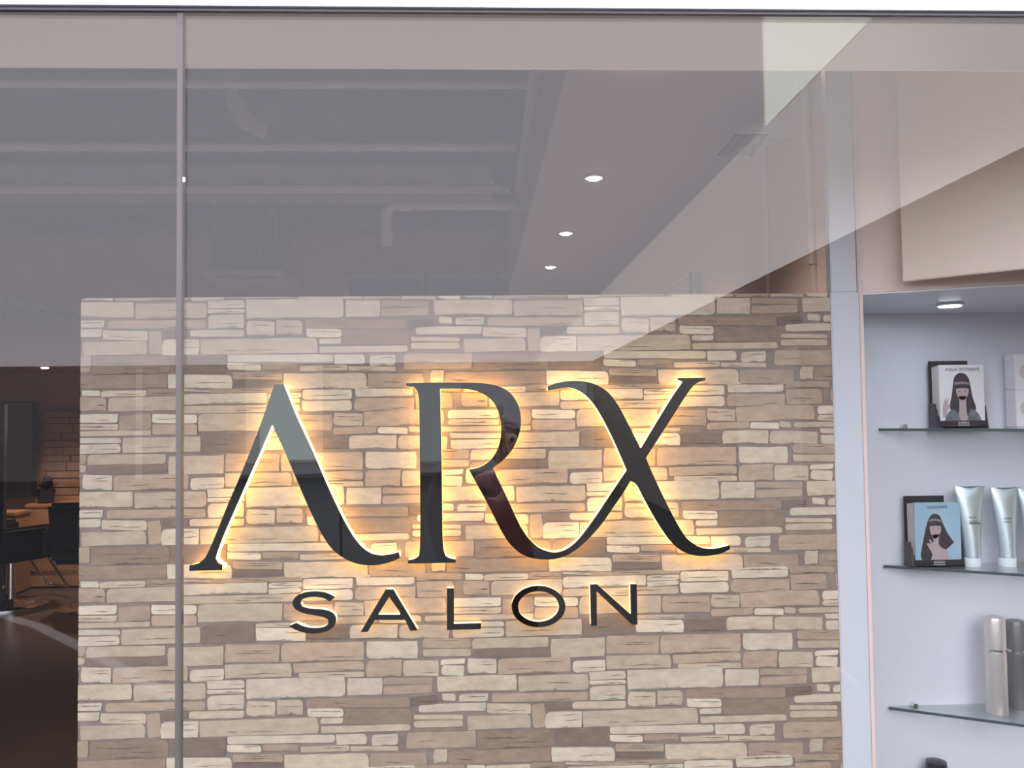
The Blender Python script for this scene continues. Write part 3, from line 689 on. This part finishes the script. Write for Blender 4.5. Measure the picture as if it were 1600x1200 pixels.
        shape('printed_hand', [(.42,.03),(.37,.20),(.27,.33),(.25,.36),(.30,.37),(.34,.34),(.30,.43),(.34,.42),(.38,.36),(.41,.43),(.44,.36),(.47,.20),(.50,.03)], M['skin'], 4)
        ttl, sub = 'SLEEKLINER', ''
    cx_ = pL.x + W_ * (.52 if kind == 'white' else .50)
    mw = Matrix.Translation((cx_, yy - .0004, z + H_ * .925)) @ Matrix.Rotation(R(90), 4, 'X')
    text_mesh('printed_title', ttl, W_ * (.098 if kind == 'white' else .085), M['ink'], mw, s_, sx=1.0)
    mw = Matrix.Translation((pL.x + W_ * .5, Y - .0043, z + .0135)) @ Matrix.Rotation(R(90), 4, 'X')
    lt = text_mesh('lettering', 'SHISEIDO', .0078, M['lampwhite'], mw, fl.parent, ext=.0001)
    mw = Matrix.Translation((pL.x + W_ * .5, Y - .0043, z + .0065)) @ Matrix.Rotation(R(90), 4, 'X')
    text_mesh('lettering', 'PROFESSIONAL', .0052, M['lampwhite'], mw, t, ext=.0001)
yw = sh1[1].y
def front_y(sh, px):
    p, e_ = sh[1], sh[2]; d = ray(px, 700); den = d.x * (e_.y - p.y) - d.y * (e_.x - p.x)
    k = (p.x * (e_.y - p.y) - p.y * (e_.x - p.x)) / den; return d.y * k
YH1 = NB - .052
holder(1470, 1540, 570, 564, 668, YH1, sh1[0], 'black holder for white leaflets picturing long dark hair, on the top glass shelf', M['white'], 'white')
YH2 = NB - .052
holder(1431, 1503, 785, 775, 884, YH2, sh2[0], 'black holder for blue leaflets picturing angular dark hair, on the middle glass shelf', M['blue'], 'blue')

# standing tubes: crimped top, round frosted cap at the foot
def tube(pxc, wtop, ytop, ybase, Y, z, lb):
    c = PY(pxc, ybase, Y); zt_ = PY(pxc, ytop, Y).z; H_ = zt_ - z; s = Y / F; rt = wtop / 2 * s
    t = empty('tube', (c.x, Y, z), lb, 'cosmetic tube', 'silver tubes on the middle shelf')
    rc = 13.5 * s
    b = MB(); b.lathe([(rc * .96, 0), (rc, .003), (rc, .022), (rc * .98, .025)], (c.x, Y, z), 32); b.build('cap', M['tubecap'], t, smooth=True)
    rings = []; n = 40
    for k in range(15):
        f = k / 14; zz = z + .026 + (H_ - .026) * f
        rx = rc * .98 + (rt - rc * .98) * (f ** 1.5); ry = rc * .98 * (1 - f) ** .55 + .0012
        if f > .93: ry = .0013
        rings.append([(c.x + rx * math.cos(2 * math.pi * i / n), Y + ry * math.sin(2 * math.pi * i / n), zz + (.003 * math.cos(math.pi * (math.cos(2 * math.pi * i / n))) * -1 if f == 1 else 0)) for i in range(n)])
    b = MB(); b.loft(rings); b.build('body', M['tube'], t, smooth=True)
    yf = Y - rc - .0008
    for k, (h, wd, sz) in enumerate(((.62, 'AQUA', .008), (.575, 'INTENSIVE', .005))):
        mw = Matrix.Translation((c.x - .004, Y - rc * (.70 if k == 0 else .74) - .001, z + H_ * h)) @ Matrix.Rotation(R(90 - 8), 4, 'X')
        text_mesh('lettering', wd, sz, M['ink'], mw, t, ext=.0002)
    return t, c, H_, rc
YT = NB - .045
t, c, H_, rc = tube(1519, 49, 761, 889, YT, sh2[0], 'silver blue tube standing on its cap beside the blue leaflets')
b = MB(); b.box(c.x - .014, c.x + .014, YT - rc * .9 - .002, YT - rc * .9 + .004, sh2[0] + H_ * .545, sh2[0] + H_ * .56); b.build('dark_band', M['ink'], t)
tube(1574, 46, 763, 892, YT - .012, sh2[0], 'silver blue tube standing on its cap, second from the blue leaflets')
tube(1617, 46, 765, 894, YT - .02, sh2[0], 'silver blue tube cut by the right edge of the picture')

# boxes at the right edge of the top shelf
x0 = PY(1588, 640, NB - .06).x; zz = [sh1[0], PY(1592, 609, NB - .06).z, PY(1592, 553, NB - .06).z]
for k in range(2):
    t = empty('carton', (x0 + .04, NB - .05, zz[k] + .0004), ['lower', 'upper'][k] + ' white carton of two stacked at the right end of the top shelf', 'box')
    b = MB(); b.box(x0, x0 + .09, NB - .06, NB - .012, zz[k] + .0004, zz[k + 1]); b.build('box_body', M['white'], t, bevel=.0015)
    b = MB(); b.lathe([(.022, 0), (.022, .0006)], (0, 0, 0), 28); b.bm.transform(Matrix.Translation((x0 + .034, NB - .0606, (zz[k] + zz[k + 1]) / 2)) @ Matrix.Rotation(R(90), 4, 'X')); b.build('printed_disc', M['paper_edge'], t)

# silver bottles on the third shelf
def bottle(px0, px1, ytop, Y, z, lb, m, capm, split=.64):
    c = PY((px0 + px1) / 2, 1110, Y); r = (px1 - px0) / 2 * Y / F; H_ = PY((px0 + px1) / 2, ytop, Y).z - z
    t = empty('spray_bottle', (c.x, Y, z), lb, 'bottle')
    b = MB(); b.lathe([(r * .94, 0), (r, .004), (r, H_ * split)], (c.x, Y, z), 36); b.build('body', m, t, smooth=True)
    b = MB(); b.lathe([(r * .93, 0), (r * .93, H_ * .03)], (c.x, Y, z + H_ * split), 36); b.build('neck_ring', M['chrome'], t, smooth=True)
    b = MB(); b.lathe([(r, 0), (r, H_ * (.93 - split)), (r * .93, H_ * (.96 - split)), (r * .6, H_ * (.97 - split))], (c.x, Y, z + H_ * (split + .03)), 36); b.build('cap', capm, t, smooth=True)
bottle(1543, 1574, 962, NB - .078, sh3[0], 'tall slim silver bottle on the lower shelf, the paler of two', M['spray'], M['spray'])
bottle(1577, 1606, 968, NB - .040, sh3[0], 'tall slim dark grey bottle behind the silver one on the lower shelf', M['sprayd'], M['sprayd'])
c = PY(1463, 1195, NB - .04); z = sh4[0]; zc = PY(1463, 1188, NB - .04).z
t = empty('pump_bottle', (c.x, NB - .04, z), 'bottle with a black cap just peeping in at the bottom edge', 'bottle')
b = MB(); b.lathe([(.024, 0), (.026, .004), (.026, (zc - z) * .6), (.018, (zc - z) * .72)], (c.x, NB - .04, z), 28); b.build('body', M['white'], t, smooth=True)
b = MB(); b.lathe([(.020, 0), (.028, .006), (.029, (zc - z) * .2), (.027, (zc - z) * .27), (.016, (zc - z) * .28)], (c.x, NB - .04, z + (zc - z) * .72), 28); b.build('cap', M['black'], t, smooth=True)

# ================================================================== BACK LEFT OF THE SALON
YB = 8.30
# mirror with a thin black frame
a = PY(-60, 632, YB); c = PY(52, 632, YB); zb_ = .85
t = empty('wall_mirror', ((a.x + c.x) / 2, YB, zb_), 'tall mirror in a thin black frame at the far left', 'mirror')
b = MB(); b.box(a.x, c.x, YB, YB + .03, zb_, a.z); b.build('mirror_glass', M['mirglass'], t)
for u0, u1, v0, v1 in ((a.x - .03, a.x, zb_, a.z + .03), (c.x, c.x + .03, zb_, a.z + .03), (a.x, c.x, a.z, a.z + .03)):
    b = MB(); b.box(u0, u1, YB - .02, YB + .03, v0, v1); b.build('frame_bar', M['black'], t)
# upright black panel edge at the far left
a = PY(0, 640, 7.4)
b = MB(); b.box(a.x - .12, a.x + .035, 7.4, 7.46, 0, PY(0, 632, 7.4).z)
tag(b.build('partition_edge', M['black'], bevel=.005), 'black upright screen edge at the far left before the mirror', 'screen')
# brick cladding on the back wall
a = PY(66, 637, 8.44); c = PY(240, 637, 8.44)
t = empty('stone_cladding', ((a.x + c.x) / 2, 8.45, 0), 'warm dim stone cladding on the far back wall beside the mirror', 'wall cladding')
b = MB(); rz = random.Random(5); z = 0.0
def row(z, h):
    x = a.x
    while x < c.x:
        w_ = rz.uniform(.15, .42); x1 = min(x + w_, c.x)
        b.box(x + .004, x1 - .004, 8.47 - rz.uniform(.02, .05), 8.49, z + .004, z + h - .004); x += w_
while z < a.z - .05:
    h = rz.uniform(.05, .10); row(z, min(h, a.z - z)); z += h
b.build('stones', mat('brown_stone', (.30, .17, .10), .8, noise=.35, nscale=4), t)
b = MB(); b.box(a.x, c.x, 8.485, 8.499, 0, a.z); b.build('backing', M['walld'], t)
# drawer counter
a = PY(-40, 800, 7.9); c = PY(33, 800, 7.9)
def counter(x0, x1, ztop, y0, y1, lb):
    t = empty('drawer_counter', ((x0 + x1) / 2, y0, 0), lb, 'cabinet')
    b = MB(); b.box(x0, x1, y0, y1, .02, ztop - .03); b.build('body', M['wood'], t)
    b = MB(); b.box(x0 - .01, x1 + .01, y0 - .015, y1, ztop - .03, ztop); b.build('top', M['wood'], t, bevel=.004)
    for k in range(3):
        z1 = ztop - .05 - .2 * k
        b = MB(); b.box(x0 + .01, x1 - .01, y0 - .014, y0 - .001, z1 - .18, z1); dr = b.build('drawer', M['wood'], t, bevel=.003)
        b = MB(); b.box((x0 + x1) / 2 - .06, (x0 + x1) / 2 + .06, y0 - .022, y0 - .0145, z1 - .05, z1 - .04); b.build('handle', M['chrome'], dr)
counter(a.x, c.x, a.z, 7.8, 8.07, 'orange brown wooden drawer counter below the mirror at the far left')
a = PY(40, 788, 8.1); c = PY(200, 788, 8.1)
counter(a.x, c.x, PY(60, 788, 8.1).z, 8.12, 8.4, 'orange brown low wooden counter carrying the potted plant')
# potted plant
p = PY(70, 788, 8.2); zc = PY(60, 788, 8.1).z
t = empty('potted_plant', (p.x, 8.22, zc), 'dark leafy plant in a small dark pot before the stone cladding', 'plant')
b = MB(); b.lathe([(.05, 0), (.07, .01), (.085, .13), (.075, .135)], (p.x, 8.22, zc), 20); b.build('pot', M['black'], t, smooth=True)
b = MB(); rz = random.Random(2)
for k in range(46):
    an = rz.uniform(0, 6.28); el = rz.uniform(.2, 1.5); ln_ = rz.uniform(.07, .16)
    d = Vector((math.cos(an) * math.cos(el), math.sin(an) * math.cos(el), math.sin(el))); s = d.cross(Vector((0, 0, 1))).normalized() * .02
    o_ = Vector((p.x, 8.22, zc + .13)); m_ = o_ + d * ln_ * .6; e_ = o_ + d * ln_
    u_ = s.cross(d).normalized() * .002
    b.hexa([o_, m_ + s, e_, m_ - s], [o_ + u_, m_ + s + u_, e_ + u_, m_ - s + u_])
b.build('leaves', M['plant'], t)

# salon chairs
def salon_chair(x, y, rz_, lb, sc_=1):
    t = empty('salon_chair', (0, 0, 0), lb, 'chair', 'black salon chairs')
    b = MB(); b.lathe([(.30, 0), (.30, .012), (.24, .03), (.06, .045), (.035, .06)], (0, 0, 0), 40); b.build('base', M['chrome'], t, smooth=True)
    b = MB(); b.lathe([(.03, .045), (.03, .40)], (0, 0, 0), 20); b.build('column', M['chrome'], t, smooth=True)
    b = MB(); b.box(-.27, .27, -.27, .27, .40, .53); b.build('seat', M['leather'], t, bevel=.035, smooth=True, seg=3)
    b = MB(); b.hexa([(-.26, .20, .50), (.26, .20, .50), (.26, .30, .50), (-.26, .30, .50)], [(-.25, .30, .92), (.25, .30, .92), (.25, .38, .92), (-.25, .38, .92)]); b.build('backrest', M['leather'], t, bevel=.03, smooth=True, seg=3)
    for s in (-1, 1):
        b = MB(); xs = sorted((s * .27, s * .34)); b.box(xs[0], xs[1], -.24, .27, .47, .70); b.build('armrest', M['leather'], t, bevel=.025, smooth=True, seg=3)
    b = MB(); b.tube([(-.15, -.24, .38), (-.15, -.42, .10), (.15, -.42, .10), (.15, -.24, .38)], .012, 10); b.build('footrest', M['chrome'], t)
    t.location = (x, y, 0); t.rotation_euler = (0, 0, rz_)
    return t
p = PZ(42, 936, 0); salon_chair(p.x, p.y - .25, R(150), 'black leather salon chair on a round chrome base at the far left')
p = PZ(150, 925, 0); salon_chair(p.x + .29, p.y - .62, R(182), 'black leather salon chair half hidden behind the stone wall edge')

# ================================================================== THE PHOTOGRAPHER (seen only in the black mirror of the letter R)
px0, py0 = .13, -.40
V_ = {}; E_ = []; RAD = {}
def jv(n_, p, r, par=None):
    V_[n_] = Vector(p); RAD[n_] = r
    if par: E_.append((par, n_))
jv('pelvis', (px0, py0, .84), (.135, .105))
jv('waist', (px0, py0, .97), (.115, .09), 'pelvis'); jv('chest', (px0, py0 + .01, 1.13), (.135, .105), 'waist')
jv('collar', (px0, py0 + .005, 1.245), (.09, .07), 'chest'); jv('neck', (px0, py0 + .01, 1.315), (.05, .05), 'collar')
jv('jaw', (px0, py0 + .03, 1.375), (.058, .066), 'neck'); jv('head', (px0, py0 + .022, 1.45), (.072, .088), 'jaw'); jv('crown', (px0, py0 + .01, 1.51), (.055, .07), 'head')
for s, tx in ((-1, -.082), (1, .078)):
    k = 'L' if s < 0 else 'R'
    jv('shoulder' + k, (px0 + s * .155, py0, 1.225), .055, 'collar')
    jv('elbow' + k, (px0 + s * .215, py0 + .10, 1.02), .042, 'shoulder' + k)
    jv('fore' + k, (tx + s * .075, -.16, 1.28), .034, 'elbow' + k)
    jv('wrist' + k, (tx + s * .018, -.095, 1.475), .024, 'fore' + k)
    jv('palm' + k, (tx + s * .012, -.062, 1.535), .030, 'wrist' + k)
    jv('hip' + k, (px0 + s * .085, py0, .76), .088, 'pelvis')
    jv('knee' + k, (px0 + s * .095, py0 + .015, .44), .055, 'hip' + k)
    jv('calf' + k, (px0 + s * .095, py0 - .005, .30), .052, 'knee' + k)
    jv('ankle' + k, (px0 + s * .095, py0 - .01, .085), .034, 'calf' + k)
    jv('toe' + k, (px0 + s * .11, py0 + .13, .035), .030, 'ankle' + k)
    for q in range(4):       # fingers wrap behind the phone
        z0 = 1.575 - q * .014; x0_ = tx + s * .006
        jv('f%d%sa' % (q, k), (x0_ + s * .004, -.040, z0), .0085, 'palm' + k)
        jv('f%d%sb' % (q, k), (x0_ - s * .004, -.0065, z0 + .002), .0075, 'f%d%sa' % (q, k))
        jv('f%d%sc' % (q, k), (x0_ - s * (.022 + .003 * (q % 2)), -.0045, z0 + .003), .0065, 'f%d%sb' % (q, k))
    jv('t%sa' % k, (tx - s * .006, -.050, 1.548), .010, 'palm' + k)
    jv('t%sb' % k, (tx - s * .024, -.036, 1.553), .0085, 't%sa' % k)
names = list(V_); idx = {n_: i for i, n_ in enumerate(names)}
me = bpy.data.meshes.new('tmp_body'); me.from_pydata([V_[n_] for n_ in names], [(idx[a_], idx[b__]) for a_, b__ in E_], [])
tmp = bpy.data.objects.new('tmp_body', me); COL.objects.link(tmp)
md = tmp.modifiers.new('Skin', 'SKIN'); md.use_smooth_shade = True
for i, n_ in enumerate(names):
    r_ = RAD[n_]; me.skin_vertices[0].data[i].radius = r_ if isinstance(r_, tuple) else (r_, r_)
me.skin_vertices[0].data[0].use_root = True
ms = tmp.modifiers.new('Subsurf', 'SUBSURF'); ms.levels = 2; ms.render_levels = 2
dg = bpy.context.evaluated_depsgraph_get(); bme = bpy.data.meshes.new_from_object(tmp.evaluated_get(dg)); bpy.data.objects.remove(tmp)
bme.name = 'body'; bme.materials.clear()
for m_ in (mat('skin_tone', (.55, .36, .28), .5), mat('dusky_pink_top', (.30, .12, .13), .8), mat('dark_trousers', (.02, .02, .028), .8), mat('dark_shoes', (.02, .016, .014), .4)): bme.materials.append(m_)
for pl in bme.polygons:
    c_ = pl.center
    pl.material_index = 0 if (c_.z > 1.29 and abs(c_.x - px0) < .12 and c_.y < -.25) or (c_.y > -.12 and c_.z > 1.40) else (1 if c_.z > .86 else (2 if c_.z > .07 else 3))
t = empty('person', (px0, py0, 0), 'dark haired person in a dusky pink top raising a phone, mirrored in the letter R', 'person')
bme.transform(wm(t).inverted()); link('body', bme, t)
hc = Vector((px0, py0 + .012, 1.455))
b = MB(); bmesh.ops.create_uvsphere(b.bm, u_segments=28, v_segments=18, radius=1)
for v in b.bm.verts:
    n_ = v.co.copy(); v.co = Vector((n_.x * .088, n_.y * .105 - .012, n_.z * .095 + .012))
    if n_.z < 0: v.co.z *= 1.9; v.co.y = min(v.co.y, -.005) - .02
    if n_.y > .35 and n_.z < .45: v.co.y = .02 + .01 * n_.z
b.bm.transform(Matrix.Translation(hc)); b.build('hair', M['hair'], t, smooth=True)
b = MB(); b.hexa([(px0 - .013, py0 + .100, 1.425), (px0 + .013, py0 + .100, 1.425), (px0 + .010, py0 + .085, 1.425), (px0 - .010, py0 + .085, 1.425)], [(px0 - .005, py0 + .103, 1.462), (px0 + .005, py0 + .103, 1.462), (px0 + .005, py0 + .09, 1.462), (px0 - .005, py0 + .09, 1.462)]); b.build('nose', bme.materials[0], t, bevel=.003)
for s in (-1, 1):
    b = MB(); b.lathe([(.001, -.004), (.011, 0), (.001, .004)], (0, 0, 0), 16); b.bm.transform(Matrix.Translation((px0 + s * .030, py0 + .104, 1.462)) @ Matrix.Rotation(R(90), 4, 'X')); b.build('eye', M['black'], t)
b = MB(); b.box(px0 - .022, px0 + .022, py0 + .094, py0 + .101, 1.390, 1.398); b.build('mouth', M['skind'], t, bevel=.002)
t = empty('phone', (0, -.02, 1.54), 'black phone held up in both hands by the person mirrored in the letters', 'phone')
b = MB(); b.box(-.074, .070, -.030, -.022, 1.540, 1.612); b.build('phone_body', M['black'], t, bevel=.003)
b = MB(); b.box(-.070, .066, -.0306, -.0301, 1.544, 1.608); b.build('screen', M['dim_glow'], t)
b = MB(); b.lathe([(.006, 0), (.006, .002)], (0, 0, 0), 20); b.bm.transform(Matrix.Translation((.055, -.022, 1.597)) @ Matrix.Rotation(R(-90), 4, 'X')); b.build('lens', M['mirglass'], t)
